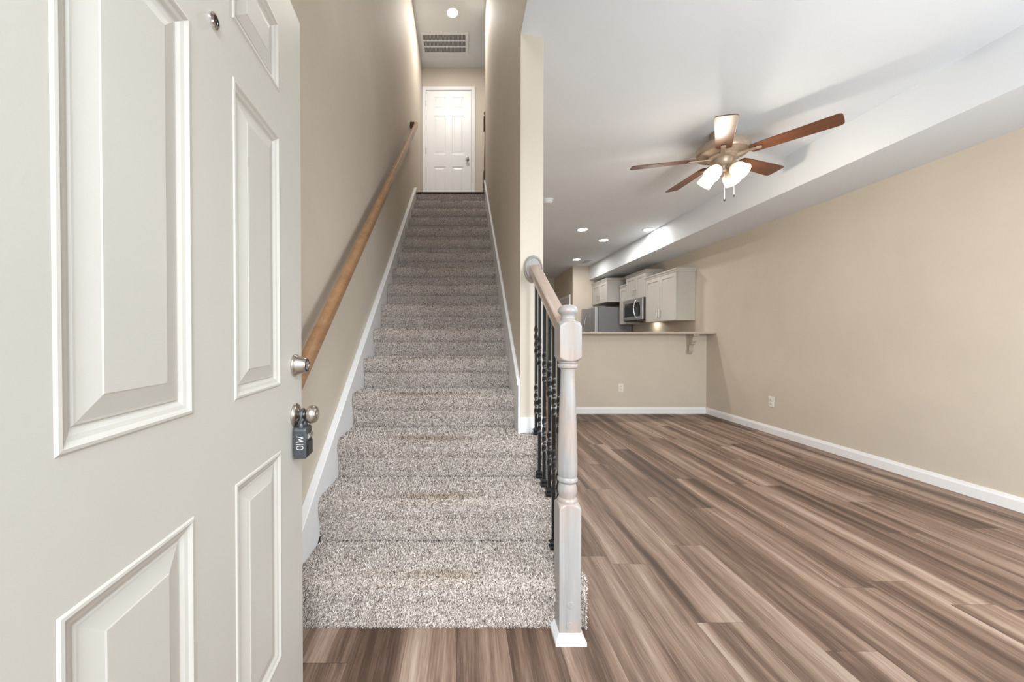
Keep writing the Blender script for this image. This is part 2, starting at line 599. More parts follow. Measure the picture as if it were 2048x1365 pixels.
def carpet_step(k, parent):
    y0, z0 = D0 + (k - 1) * TR, (k - 1) * RI
    xr = {1: 0.455, 2: 0.432, 3: 0.432}.get(k, XCR)
    prof = [(y0 + 0.004, z0), (y0 + 0.002, z0 + 0.05), (y0 + 0.001, z0 + 0.092), (y0 + 0.005, z0 + 0.096), (y0 - 0.006, z0 + 0.100),
            (y0 - 0.012, z0 + 0.125), (y0 - 0.014, z0 + RI - 0.045), (y0 - 0.012, z0 + RI - 0.022), (y0 - 0.004, z0 + RI - 0.008),
            (y0 + 0.014, z0 + RI - 0.003), (y0 + 0.05, z0 + RI - 0.004), (y0 + TR * 0.6, z0 + RI - 0.006), (y0 + TR + 0.004, z0 + RI - 0.006)]
    if k == 16:
        prof = prof[:-3] + [(y0 + 0.03, z0 + RI - 0.004)]
    P = np.array(prof)
    seg = np.diff(P, axis=0)
    ln = np.hypot(seg[:, 0], seg[:, 1])
    cum = np.concatenate([[0], np.cumsum(ln)])
    nrm = np.stack([-seg[:, 1], seg[:, 0]], 1) / ln[:, None]
    dist = max(1.0, y0)
    sp = 0.0027 * max(1.0, dist / 1.6)

    def wob(x, amp):
        ph = k * 1.7
        return amp * (np.sin(x * 9 + ph) * 0.5 + np.sin(x * 21 + 2.3 * ph) * 0.35 + np.sin(x * 47 + ph) * 0.2)

    # base sheet
    nx = 40
    xs = np.linspace(XCL, xr, nx)
    verts, faces = [], []
    for (py, pz) in prof:
        wgt = min(1, max(0, (pz - z0 - 0.1) / 0.07)) * max(0, 1 - abs(py - y0) / 0.1)
        for x in xs:
            verts.append((x, py, pz + float(wob(x, 0.004)) * wgt))
    for i in range(len(prof) - 1):
        for j in range(nx - 1):
            faces.append((i * nx + j, i * nx + j + 1, (i + 1) * nx + j + 1, (i + 1) * nx + j))
    # open side return on the three lowest steps
    side_y1 = 1.94 if k <= 3 else None
    if side_y1:
        b0 = len(verts)
        if k == 1:
            side_y1 = 1.60
        yy = np.linspace(y0 - 0.012, side_y1, 6)
        for z in (z0, z0 + 0.09, z0 + RI - 0.006):
            for y in yy:
                verts.append((xr, y, z))
        for i in range(2):
            for j in range(5):
                faces.append((b0 + i * 6 + j, b0 + i * 6 + j + 1, b0 + (i + 1) * 6 + j + 1, b0 + (i + 1) * 6 + j))
        if k == 1:
            c0 = len(verts)
            verts += [(xr, 1.60, z0), (0.30, 1.60, z0), (0.30, 1.60, z0 + RI - 0.006), (xr, 1.60, z0 + RI - 0.006)]
            faces.append((c0, c0 + 1, c0 + 2, c0 + 3))
    nb = len(verts)
    # tufts on the profile
    cnt = int((xr - XCL) * cum[-1] / sp ** 2 * 1.05)
    s = RNG.random(cnt) * cum[-1]
    si = np.clip(np.searchsorted(cum, s) - 1, 0, len(ln) - 1)
    tt = (s - cum[si]) / ln[si]
    x = XCL + RNG.random(cnt) * (xr - XCL)
    pos = np.stack([x, P[si, 0] + seg[si, 0] * tt, P[si, 1] + seg[si, 1] * tt], 1)
    nv = np.stack([np.zeros(cnt), nrm[si, 0], nrm[si, 1]], 1)
    wg = np.clip((pos[:, 2] - z0 - 0.1) / 0.07, 0, 1) * np.clip(1 - np.abs(pos[:, 1] - y0) / 0.1, 0, 1)
    pos[:, 2] += wob(x, 0.004) * wg
    if side_y1:
        c2 = int((side_y1 - y0 + 0.012) * RI / sp ** 2 * 1.05)
        p2 = np.stack([np.full(c2, xr), y0 - 0.012 + RNG.random(c2) * (side_y1 - y0 + 0.012), z0 + RNG.random(c2) * (RI - 0.004)], 1)
        pos = np.concatenate([pos, p2])
        nv = np.concatenate([nv, np.tile([1.0, 0, 0], (c2, 1))])
    # keep the tufts clear of the wall side
    cnt = len(pos)
    xcen = (pos[:, 0] - (XCL + XCR) / 2) / 0.46
    crest_shade = np.exp(-(xcen / 0.55) ** 4) * np.exp(-((pos[:, 1] - (y0 + 0.012)) / 0.035) ** 2) * (pos[:, 2] > z0 + RI - 0.035)  # pile shading on the nose crests, painted into the tuft colour
    crest_shade *= 0.7 + 0.3 * np.sin(pos[:, 0] * 7 + k)
    # the seam under the nosing and the crease at the back of the tread hold shorter pile
    hl = np.full(cnt, 0.0085 if k > 4 else 0.0098) * (0.6 + 0.8 * RNG.random(cnt))
    crease = np.exp(-((pos[:, 2] - z0 - 0.096) / 0.0045) ** 2) * (nv[:, 0] < 0.5)
    hl *= 1 - 0.85 * crease
    d = nv + RNG.normal(0, 0.85, (cnt, 3))
    d[:, 2] -= 0.25
    # pile along the bottom edge must not sink into the floor or tread below
    low = pos[:, 2] < z0 + 0.012
    d[low, 2] = np.abs(d[low, 2]) * 0.3
    bad = (d * nv).sum(1) < 0.15
    d[bad] += nv[bad] * 0.8
    d /= np.linalg.norm(d, axis=1)[:, None]
    sd = np.cross(d, RNG.normal(0, 1, (cnt, 3)))
    sd /= np.linalg.norm(sd, axis=1)[:, None] + 1e-9
    wd = (sp * 0.85) * (0.7 + 0.6 * RNG.random(cnt))
    tip = pos + d * hl[:, None]
    midp = pos + d * (hl * 0.55)[:, None]
    quad = np.stack([pos, midp + sd * wd[:, None] * 0.5, tip, midp - sd * wd[:, None] * 0.5], 1)
    quad[:, :, 0] = np.maximum(quad[:, :, 0], XCL - 0.001)
    if k > 3:
        quad[:, :, 0] = np.minimum(quad[:, :, 0], XCR + 0.001)
    allv = np.concatenate([np.array(verts), quad.reshape(-1, 3)])
    me = bpy.data.meshes.new('step')
    nf = len(faces)
    me.vertices.add(len(allv))
    me.vertices.foreach_set('co', allv.astype(np.float32).ravel())
    idx = np.concatenate([np.array(faces).ravel(), nb + np.arange(cnt * 4)]).astype(np.int32)
    me.loops.add(len(idx))
    me.loops.foreach_set('vertex_index', idx)
    me.polygons.add(nf + cnt)
    me.polygons.foreach_set('loop_start', (np.arange(nf + cnt) * 4).astype(np.int32))
    me.update(calc_edges=True)
    me.validate()
    a = me.attributes.new('crest_shade', 'FLOAT', 'POINT')
    wv = np.concatenate([np.zeros(nb), np.repeat(np.clip(crest_shade, 0, 1), 4)]).astype(np.float32)
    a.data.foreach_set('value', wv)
    a2 = me.attributes.new('sheet', 'FLOAT', 'POINT')
    a2.data.foreach_set('value', np.concatenate([np.ones(nb), np.zeros(cnt * 4)]).astype(np.float32))
    me.materials.append(M['carpet'])
    o = bpy.data.objects.new('step', me)
    COL.objects.link(o)
    o.parent = parent
    return o


stairs = tag(empty('carpeted_staircase', (0, 0, 0)), 'straight flight of stairs covered in speckled grey carpet climbing to the white door', 'staircase')
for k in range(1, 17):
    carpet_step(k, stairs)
core = MB()
cp = []
for k in range(1, 17):
    y0, z0 = D0 + (k - 1) * TR + 0.02, (k - 1) * RI
    cp += [(y0, max(z0 - 0.014, 0)), (y0, z0 + RI - 0.014)]
cp += [(YL + 0.04, 16 * RI - 0.02), (YL + 0.04, 16 * RI - 0.3), (D0 + 2 * TR, 0)]
core.prism(cp, 'x', XCL + 0.002, XCR - 0.003)
core.build('stair_carcass', M['dark_wood'], stairs)
nos = MB().box(XL + 0.002, 0.30, YL - 0.028, YL + 0.05, ZL - 0.004, ZL + 0.014)
struct(nos.build('trim_3', M['dark_wood'], bevel=0.006), 'dark brown wood nosing strip on the edge of the top landing', 'nosing')

# ------------------------------------------------------------------ panelled doors
PROF = [(0.0, 0.0), (0.003, 0.0022), (0.007, 0.0026), (0.010, 0.0008), (0.013, -0.0015), (0.019, -0.0035), (0.024, -0.0075), (0.027, -0.0085), (0.029, -0.0065), (0.032, -0.0062), (0.058, 0.0), (0.060, 0.0010)]


def door_leaf(w, h, t, cols, rows, prof):
    """leaf in x (0..w), z (0..h); panelled face at y=0 facing -y, back at y=t"""
    b = MB()
    xs = sorted({0.0, w, *[v for c in cols for v in c]})
    zs = sorted({0.0, h, *[v for c in rows for v in c]})
    for i in range(len(xs) - 1):
        for j in range(len(zs) - 1):
            x0, x1, z0, z1 = xs[i], xs[i + 1], zs[j], zs[j + 1]
            if any(abs(c[0] - x0) < 1e-6 for c in cols) and any(abs(r[0] - z0) < 1e-6 for r in rows):
                vs, fs = [], []
                for off, d in prof:
                    vs += [(x0 + off, -d, z0 + off), (x1 - off, -d, z0 + off), (x1 - off, -d, z1 - off), (x0 + off, -d, z1 - off)]
                m = len(prof)
                for q in range(m - 1):
                    for e in range(4):
                        e2 = (e + 1) % 4
                        fs.append((q * 4 + e, q * 4 + e2, (q + 1) * 4 + e2, (q + 1) * 4 + e))
                fs.append(((m - 1) * 4, (m - 1) * 4 + 1, (m - 1) * 4 + 2, (m - 1) * 4 + 3))
                b.add(vs, fs)
            else:
                b.add([(x0, 0, z0), (x1, 0, z0), (x1, 0, z1), (x0, 0, z1)], [(0, 1, 2, 3)])
    b.add([(0, 0, 0), (w, 0, 0), (w, 0, h), (0, 0, h), (0, t, 0), (w, t, 0), (w, t, h), (0, t, h)],
          [(4, 7, 6, 5), (0, 4, 5, 1), (3, 2, 6, 7), (0, 3, 7, 4), (1, 5, 6, 2)])
    return b


def weld(o):
    md = o.modifiers.new('weld', 'WELD')
    md.merge_threshold = 0.0004


# front door, opened inwards against the left
XE, YE, PSI = -0.497, 1.126, -0.0868
DW, DH = 0.912, 2.033
ux = Vector((-math.sin(PSI), -math.cos(PSI), 0))            # from the lock edge to the hinge
nx_ = Vector((math.cos(PSI), -math.sin(PSI), 0))            # outside face normal (+x)
# leaf local: x = u from lock edge, -y = outside normal
DM = Matrix(((ux.x, -nx_.x, 0, XE), (ux.y, -nx_.y, 0, YE), (0, 0, 1, 0.012), (0, 0, 0, 1)))
fd = door_leaf(DW, DH, 0.044, [(0.160, 0.387), (0.517, 0.744)],
               [(0.221, 0.774), (0.946, 1.602), (1.718, 1.897)], PROF)
door1 = fd.build('door_1', M['door'], mtx=DM, smooth=False)
weld(door1)
struct(door1, 'large warm white six-panel front door standing open on the left', 'door')


def DP(u, out, z):
    """point on the front door: u from lock edge, out from outside face, absolute z"""
    return Vector((XE, YE, 0)) + ux * u + nx_ * out + Vector((0, 0, z))


ZKN, ZDB = 0.860, 1.005
pee = MB().lathe([(0.0135, 0), (0.0135, 0.0035), (0.011, 0.006), (0.0085, 0.006), (0.0085, 0.004)], DP(0.452, 0, 1.668), nx_, 28)
ph = pee.build('peephole', M['chrome'], door1, smooth=True)
MB().lathe([(0.0086, 0.002), (0.0084, 0.0044), (0.006, 0.0052), (0.003, 0.0056), (0.0002, 0.0057)], DP(0.452, 0, 1.668), nx_, 24).build('lens', M['black_glass'], ph, smooth=True)
dbm = MB().lathe([(0.0315, 0), (0.0325, 0.003), (0.0315, 0.006), (0.0295, 0.008), (0.0275, 0.014), (0.0235, 0.026), (0.0215, 0.034), (0.0195, 0.0365), (0.0135, 0.037)], DP(0.060, 0, ZDB), nx_, 36)
db = dbm.build('deadbolt', M['nickel'], door1, smooth=True)
MB().lathe([(0.0190, 0.0360), (0.0190, 0.0372), (0.0145, 0.0373)], DP(0.060, 0, ZDB), nx_, 32).build('face_ring', M['iron'], db, smooth=True)
kc = MB().lathe([(0.014, 0.034), (0.014, 0.0372), (0.0105, 0.0384), (0.010, 0.0378), (0.001, 0.0378)], DP(0.060, 0, ZDB), nx_, 28).build('key_cylinder', M['chrome'], db, smooth=True)
kb = MB().lathe(smooth_prof([(0.033, 0), (0.034, 0.003), (0.033, 0.006), (0.029, 0.010), (0.019, 0.0135), (0.0125, 0.019), (0.0110, 0.030), (0.0125, 0.034), (0.019, 0.037),
                 (0.0245, 0.042), (0.0265, 0.049), (0.0255, 0.056), (0.0225, 0.062), (0.017, 0.0655), (0.011, 0.0668), (0.0105, 0.0655)]), DP(0.060, 0, ZKN), nx_, 56)
knob = kb.build('door_knob', M['nickel'], door1, smooth=True)
MB().lathe([(0.011, 0.0645), (0.011, 0.067), (0.008, 0.0682), (0.0015, 0.0682)], DP(0.060, 0, ZKN), nx_, 24).build('key_cylinder', M['chrome'], knob, smooth=True)

# key lockbox hanging from the knob neck
lb = tag(empty('key_lockbox', DP(0.060, 0.024, ZKN - 0.07)), 'dark grey key lockbox hanging from the front door knob', 'lockbox')
LO = Vector(lb.location)


def LBP(u, out, z):
    return ux * u + nx_ * out + Vector((0, 0, z))


LM = Matrix(((ux.x, nx_.x, 0, 0), (ux.y, nx_.y, 0, 0), (0, 0, 1, 0), (0, 0, 0, 1)))
body = MB().prism([(-0.026, -0.053), (0.026, -0.053), (0.026, 0.030), (0.019, 0.037), (-0.019, 0.037), (-0.026, 0.030)], 'y', -0.019, 0.017)
lbody = body.build('body', M['lockbox'], lb, bevel=0.0035, mtx=LM, segs=3)
MB().prism([(-0.021, -0.047), (0.021, -0.047), (0.021, -0.005), (-0.021, -0.005)], 'y', 0.015, 0.0215).build('shutter', M['black_plastic'], lb, bevel=0.002, mtx=LM)
dl = MB()
for q in range(4):
    dl.lathe([(0.0075, -0.0035), (0.0082, -0.002), (0.0082, 0.002), (0.0075, 0.0035)], LBP(-0.0135 + q * 0.009, 0.017, 0.010), ux, 14)
dl.build('dial', M['chrome'], lb, smooth=False)
sh = []
for q in range(0, 17):
    a = math.pi * q / 16
    sh.append(LBP(0.016 * math.cos(a), 0.0, 0.066 + 0.019 * math.sin(a)))
path = [LBP(0.016, 0, 0.034)] + sh + [LBP(-0.016, 0, 0.034)]
MB().tube(path, 0.0042, 10, up=(0.99, 0.1, 0.0)).build('shackle', M['lockbox'], lb, smooth=True)
col_ = MB()
for s_ in (-1, 1):
    col_.lathe([(0.0075, 0.0), (0.0075, 0.012), (0.006, 0.014)], LBP(0.016 * s_, 0, 0.034), (0, 0, 1), 14)
col_.build('shackle_collar', M['lockbox'], lb, smooth=True)
# lettering on the narrow side that faces the doorway, running down the side: M10
le = MB()


def stroke(p, q, wd=0.0016):
    """segment in (out, z) on the hinge-side face"""
    p, q = Vector((p[0], p[1])), Vector((q[0], q[1]))
    d = (q - p).normalized()
    nn = Vector((-d.y, d.x)) * wd * 0.5
    p = p - d * wd * 0.4
    q = q + d * wd * 0.4
    pts = [p + nn, q + nn, q - nn, p - nn]
    vs = [LBP(0.0255, c.x, c.y) for c in pts] + [LBP(0.0264, c.x, c.y) for c in pts]
    le.add(vs, [(4, 5, 6, 7), (0, 1, 5, 4), (1, 2, 6, 5), (2, 3, 7, 6), (3, 0, 4, 7), (0, 3, 2, 1)])


x0, x1 = -0.010, 0.009
mpts = [(x0, 0.012), (x1, 0.008), (x0 + 0.006, 0.0035), (x1, -0.001), (x0, -0.005)]
for a, b_ in zip(mpts[:-1], mpts[1:]):
    stroke(a, b_)
stroke((x0, -0.0105), (x1, -0.0105))
op = [(0.0 - 0.0005 + 0.0095 * math.cos(2 * math.pi * q / 14), -0.0205 + 0.0055 * math.sin(2 * math.pi * q / 14)) for q in range(15)]
for a, b_ in zip(op[:-1], op[1:]):
    stroke(a, b_)
le.build('lettering', M['lettering'], lb)

# interior six-panel door upstairs
IPROF = [(0.0, 0.0), (0.006, -0.004), (0.014, -0.007), (0.022, -0.007), (0.045, -0.001), (0.047, 0.0)]
dw2 = 0.731
d2 = door_leaf(dw2, 2.03, 0.035, [(0.115, 0.315), (0.416, 0.616)], [(0.24, 0.80), (1.00, 1.63), (1.73, 1.93)], IPROF)
door2 = d2.build('door_2', M['trim'], mtx=Matrix.Translation((-0.591, YU - 0.012, ZL + 0.012)))
weld(door2)
struct(door2, 'white six-panel door facing the top of the stairs', 'door')
kz = ZL + 0.93
MB().lathe([(0.032, 0), (0.032, 0.005), (0.013, 0.012), (0.011, 0.028), (0.021, 0.036), (0.027, 0.048), (0.024, 0.058), (0.012, 0.064), (0.001, 0.065)],
           (0.075, YU - 0.012, kz), (0, -1, 0), 28).build('door_knob', M['chrome'], door2, smooth=True)
for hz in (0.28, 1.02, 1.79):
    MB().cyl((-0.594, YU - 0.018, ZL + hz), (0, 0, 1), 0.007, 0.09, 10).build('hinge', M['nickel'], door2)
cs = MB()
cs.box(-0.654, -0.596, YU - 0.022, YU, ZL, ZL + 2.106).box(0.145, 0.205, YU - 0.022, YU, ZL, ZL + 2.106).box(-0.596, 0.145, YU - 0.022, YU, ZL + 2.048, ZL + 2.106)
struct(cs.build('trim_4', M['trim'], bevel=0.005), 'white casing around the upstairs door', 'door casing')

# hall door far past the kitchen (on the wall x = XK, facing -x)
d3 = door_leaf(0.76, 2.0, 0.035, [(0.115, 0.33), (0.43, 0.645)], [(0.24, 0.80), (1.00, 1.62), (1.72, 1.90)], IPROF)
door3 = d3.build('door_3', M['trim'], mtx=Matrix(((0, 1, 0, XK - 0.008), (1, 0, 0, 8.54), (0, 0, 1, 0.01), (0, 0, 0, 1))))
weld(door3)
struct(door3, 'white door in the hall left of the refrigerator', 'door')
cs = MB()
cs.box(XK - 0.02, XK, 8.465, 8.535, 0, 2.075).box(XK - 0.02, XK, 9.305, 9.375, 0, 2.075).box(XK - 0.02, XK, 8.535, 9.305, 2.013, 2.075)
struct(cs.build('trim_5', M['trim'], bevel=0.004), 'white casing around the hall door past the kitchen', 'door casing')

# ------------------------------------------------------------------ wall handrail (left)
hr = tag(empty('wall_handrail', (-0.581, 1.2, 0.88)), 'long brown oak handrail fixed to the left stair wall', 'handrail')
RO = Vector(hr.location)
zr = lambda y: 0.846 * y - 0.144
sect = [(-0.021, -0.022), (-0.017, -0.030), (0.017, -0.030), (0.021, -0.022), (0.0185, -0.008), (0.0215, 0.002), (0.0205, 0.016), (0.013, 0.027), (0.0, 0.030), (-0.013, 0.027), (-0.0205, 0.016), (-0.0215, 0.002), (-0.0185, -0.008)]
MB().sweep([Vector((-0.581, 1.12, zr(1.12))) - RO, Vector((-0.581, 2.8, zr(2.8))) - RO, Vector((-0.581, 4.62, zr(4.62))) - RO], sect).build('rail', M['oak'], hr, smooth=True)
rt = MB().box(XL + 0.001, -0.600, 4.575, 4.625, zr(4.6) - 0.035, zr(4.6) + 0.026)
rt.build('wall_return', M['dark_wood'], hr, bevel=0.004, mtx=Matrix.Translation(-RO))
brk = MB()
yb = 4.15
brk.tube([Vector((XL + 0.004, yb, zr(yb) - 0.085)) - RO, Vector((XL + 0.04, yb, zr(yb) - 0.083)) - RO, Vector((-0.590, yb, zr(yb) - 0.06)) - RO, Vector((-0.581, yb, zr(yb) - 0.03)) - RO], 0.006, 8, up=(0, 1, 0))
brk.lathe([(0.026, 0), (0.022, 0.006), (0.008, 0.009)], Vector((XL, yb, zr(yb) - 0.085)) - RO, (1, 0, 0), 16)
brk.build('bracket', M['nickel'], hr, smooth=True)

# ------------------------------------------------------------------ stair railing: newel, rail, rosette, balusters
NX, NY = 0.3818, 1.323
sr = tag(empty('stair_railing', (NX, NY, 0)), 'grey-washed wood stair railing with turned newel post and black twisted iron balusters', 'railing')
SRM = Matrix.Translation((-NX, -NY, 0))
hw = 0.0382


def octsq(z0, z1, ch=0.012):
    """square block whose ends are turned, so every face ends in an arc"""
    n, zs = 64, []
    steps = 6
    for q in range(steps + 1):
        zs.append((z0 + ch * q / steps, 0.94 + 0.4743 * (q / steps) ** 0.8))
    for q in range(steps + 1):
        zs.append((z1 - ch * (1 - q / steps), 0.94 + 0.4743 * (1 - q / steps) ** 0.8))
    vs, fs = [], []
    for z, rr in zs:
        for k in range(n):
            t = 2 * math.pi * k / n + math.pi / 4
            r = min(hw / max(abs(math.cos(t)), abs(math.sin(t))), hw * rr)
            vs.append((r * math.cos(t), r * math.sin(t), z))
    for i in range(len(zs) - 1):
        for k in range(n):
            k2 = (k + 1) % n
            fs.append((i * n + k, i * n + k2, (i + 1) * n + k2, (i + 1) * n + k))
    fs += [tuple(range(n))[::-1], tuple(range((len(zs) - 1) * n, len(zs) * n))]
    return vs, fs


nw = MB()
nw.add(*octsq(0.004, 0.492, 0.016))
nw.add(*octsq(1.001, 1.143, 0.016))
turn = [(0.030, 0.484), (0.034, 0.489), (0.0362, 0.496), (0.034, 0.504), (0.0295, 0.508), (0.0305, 0.515), (0.0345, 0.530), (0.0342, 0.542), (0.0305, 0.553), (0.029, 0.560),
        (0.031, 0.563), (0.0362, 0.569), (0.0362, 0.576), (0.032, 0.583), (0.0345, 0.590), (0.0350, 0.615), (0.0345, 0.66), (0.0325, 0.74), (0.0295, 0.83), (0.0262, 0.92), (0.0250, 0.966),
        (0.0268, 0.973), (0.0335, 0.977), (0.0362, 0.984), (0.0350, 0.990), (0.0300, 0.993), (0.0335, 0.996), (0.0345, 1.003), (0.0325, 1.010)]
nw.lathe(turn, (0, 0, 0), (0, 0, 1), 40)
newel = nw.build('newel_post', M['wash'], sr, smooth=True)
MB().lathe([(0.030, 1.138), (0.0315, 1.142), (0.027, 1.146), (0.0245, 1.150), (0.0255, 1.154), (0.0235, 1.157), (0.0235, 1.162), (0.026, 1.168), (0.033, 1.174), (0.0358, 1.180), (0.0350, 1.187), (0.030, 1.196),
            (0.021, 1.202), (0.010, 1.2045), (0.0005, 1.205)], (0, 0, 0), (0, 0, 1), 40).build('cap', M['wash'], newel, smooth=True)
tr = MB()
for (ax0, ax1, ay0, ay1, side) in ((-1, 1, -1, -1, 'f'), (-1, 1, 1, 1, 'b')):
    pass
o1, o2, zt = hw + 0.0165, hw + 0.001, 0.036
vs = [(-o1, -o1, 0.0005), (o1, -o1, 0.0005), (o1, 0.03, 0.0005), (-o1, 0.03, 0.0005), (-o1, -o1, 0.014), (o1, -o1, 0.014), (o1, 0.03, 0.014), (-o1, 0.03, 0.014),
      (-o2, -o2, zt), (o2, -o2, zt), (o2, 0.03, zt), (-o2, 0.03, zt)]
fs = [(0, 1, 5, 4), (1, 2, 6, 5), (3, 0, 4, 7), (4, 5, 9, 8), (5, 6, 10, 9), (7, 4, 8, 11), (2, 3, 7, 11, 10, 6), (8, 9, 10, 11), (0, 3, 2, 1)]
bt = MB().add(vs, fs).build('base_trim', M['trim'], newel)
bt['label'] = 'white mitred shoe moulding'
for px_, pz in ((0.002, 0.135), (-0.002, 0.063)):
    MB().lathe([(0.0125, 0), (0.0125, 0.0012), (0.011, 0.002)], (px_, -hw + 0.0002, pz), (0, -1, 0), 24).build('wood_plug', M['wash'], newel)

RW = 0.0285
rsect = [(-0.024, -0.026), (0.024, -0.026), (0.026, -0.012), (RW, -0.006), (RW, 0.006), (0.025, 0.014), (0.026, 0.019), (0.018, 0.025), (0, 0.0275), (-0.018, 0.025), (-0.026, 0.019), (-0.025, 0.014), (-RW, 0.006), (-RW, -0.006), (-0.026, -0.012)]
rail_z = lambda y: 1.452 - 0.575 * (YC - y)
MB().sweep([(0, 1.350 - NY, rail_z(1.350)), (0, YC - 0.012 - NY, rail_z(YC - 0.012))], rsect).build('handrail', M['wash_rail'], sr, smooth=True)
ros = MB()
nseg = 40
vs, fs = [], []
rp = [(1.0, 0.0), (1.0, 0.010), (0.95, 0.016), (0.86, 0.019), (0.80, 0.016), (0.76, 0.013), (0.02, 0.013)]
for sc_, d_ in rp:
    for q in range(nseg):
        a = 2 * math.pi * q / nseg
        vs.append((0.052 * sc_ * math.cos(a) - 0.004, YC + 0.008 - d_ - NY, 1.450 + 0.072 * sc_ * math.sin(a)))
for i in range(len(rp) - 1):
    for q in range(nseg):
        q2 = (q + 1) % nseg
        fs.append((i * nseg + q, i * nseg + q2, (i + 1) * nseg + q2, (i + 1) * nseg + q))
fs += [tuple(range(nseg)), tuple(range((len(rp) - 1) * nseg, len(rp) * nseg))]
ros.add(vs, fs)
ros.build('rosette', M['wash'], sr, smooth=True)

BX = 0.384


def zat(py, y):
    return CAM_H - y * ((py - 682.5) / 730 + 0.01047)


def baluster(y, zb, twists):
    """square bar with two twisted stretches"""
    zt = rail_z(y) - 0.022
    hb = 0.0068
    zs, an = [zb], [0.0]
    ang = 0.0
    for (a, b_) in sorted(twists):
        zs.append(a)
        an.append(ang)
        k = 40
        for q in range(1, k + 1):
            zs.append(a + (b_ - a) * q / k)
            an.append(ang + math.pi * 2.0 * q / k)
        ang += math.pi * 2.0
    zs.append(zt)
    an.append(ang)
    vs, fs = [], []
    for z, a in zip(zs, an):
        for q in range(4):
            t = a + math.pi / 4 + q * math.pi / 2
            vs.append((BX - NX + hb * 1.414 * math.cos(t), y - NY + hb * 1.414 * math.sin(t), z))
    for i in range(len(zs) - 1):
        for q in range(4):
            q2 = (q + 1) % 4
            fs.append((i * 4 + q, i * 4 + q2, (i + 1) * 4 + q2, (i + 1) * 4 + q))
    fs += [(3, 2, 1, 0), tuple(len(vs) - 4 + q for q in range(4))]
    o = MB().add(vs, fs).build('baluster', M['iron'], sr)
    s = MB()
    lv = [(0.0165, zb + 0.000), (0.0165, zb + 0.010), (0.0125, zb + 0.014), (0.0125, zb + 0.018), (0.0150, zb + 0.021), (0.0150, zb + 0.027), (0.0095, zb + 0.034), (0.0075, zb + 0.036)]
    vs, fs = [], []
    for r_, z in lv:
        vs += [(BX - NX + sx * r_, y - NY + sy * r_, z) for sx, sy in ((-1, -1), (1, -1), (1, 1), (-1, 1))]
    for i in range(len(lv) - 1):
        for e in range(4):
            e2 = (e + 1) % 4
            fs.append((i * 4 + e, i * 4 + e2, (i + 1) * 4 + e2, (i + 1) * 4 + e))
    fs += [(3, 2, 1, 0), tuple(len(vs) - 4 + q for q in range(4))]
    s.add(vs, fs).build('shoe', M['iron'], o, bevel=0.001)
    return o


for y, st, up_, lo_ in ((1.905, 3, (651, 709), (768, 829)), (1.818, 2, (672, 733), (795, 866)), (1.714, 2, (703, 765), (833, 905)),
                        (1.612, 2, (720, 796), (862, 933)), (1.534, 1, (754, 832), (897, 988)), (1.452, 1, (790, 870), (940, 1036))):
    baluster(y, st * RI + 0.003, [(zat(lo_[1], y), zat(lo_[0], y)), (zat(up_[1], y), zat(up_[0], y))])

# dark newel at the edge of the upstairs landing, mostly behind the stair wall
un = empty('landing_newel_post', (0.325, 5.06, ZL))
tag(un, 'dark wood newel post half hidden by the wall at the top of the stairs', 'newel post')
MB().box(-0.038, 0.038, -0.038, 0.038, 0, 0.30).lathe([(0.034, 0.30), (0.036, 0.32), (0.028, 0.34), (0.03, 0.40), (0.026, 0.6), (0.021, 0.80), (0.022, 0.86), (0.03, 0.88)], (0, 0, 0), (0, 0, 1), 20) \
    .box(-0.036, 0.036, -0.036, 0.036, 0.88, 1.06).build('post', M['dark_wood_z'], un, bevel=0.003, smooth=True)
MB().lathe([(0.034, 1.06), (0.034, 1.066), (0.02, 1.075), (0.018, 1.09), (0.031, 1.105), (0.033, 1.12), (0.022, 1.14), (0.001, 1.147)], (0, 0, 0), (0, 0, 1), 20).build('finial', M['dark_wood_z'], un, smooth=True)
struct(MB().prism([(4.952, ZL - 0.06), (5.10, ZL - 0.06), (5.10, ZL + 0.155), (5.06, ZL + 0.16), (4.952, ZL + 0.10)], 'x', 0.297, 0.330).build('trim_6', M['dark_wood_z'], bevel=0.003),
       'dark brown curb board at the right corner of the landing', 'curb board')

# ------------------------------------------------------------------ ceiling fan
FX, FY, FZ = 2.043, 2.883, 2.497
fan = tag(empty('ceiling_fan', (FX, FY, ZC)), 'tan ceiling fan with five brown wood blades and four lit glass shades', 'ceiling fan')
zo = FZ - ZC     # blade height relative to the fan base
MB().lathe([(0.085, 0.0), (0.088, -0.012), (0.082, -0.05), (0.065, -0.075), (0.06, -0.10)], (0, 0, 0), (0, 0, 1), 36).build('canopy', M['fan_metal'], fan, smooth=True)
MB().lathe([(0.06, -0.095), (0.15, -0.100), (0.172, -0.108), (0.178, -0.118), (0.178, -0.168), (0.172, -0.176), (0.155, -0.180), (0.125, -0.182), (0.118, -0.186), (0.11, -0.190)], (0, 0, 0), (0, 0, 1), 48).build('motor_housing', M['fan_metal'], fan, smooth=True)
MB().lathe([(0.108, -0.186), (0.108, -0.204), (0.098, -0.210), (0.075, -0.212), (0.07, -0.212)], (0, 0, 0), (0, 0, 1), 40).build('flywheel', M['fan_metal'], fan, smooth=True)
MB().lathe([(0.068, -0.208), (0.066, -0.232), (0.050, -0.262), (0.034, -0.272), (0.030, -0.292), (0.042, -0.298), (0.045, -0.312), (0.040, -0.322), (0.020, -0.330), (0.012, -0.342), (0.002, -0.345)], (0, 0, 0), (0, 0, 1), 36).build('switch_housing', M['fan_metal'], fan, smooth=True)

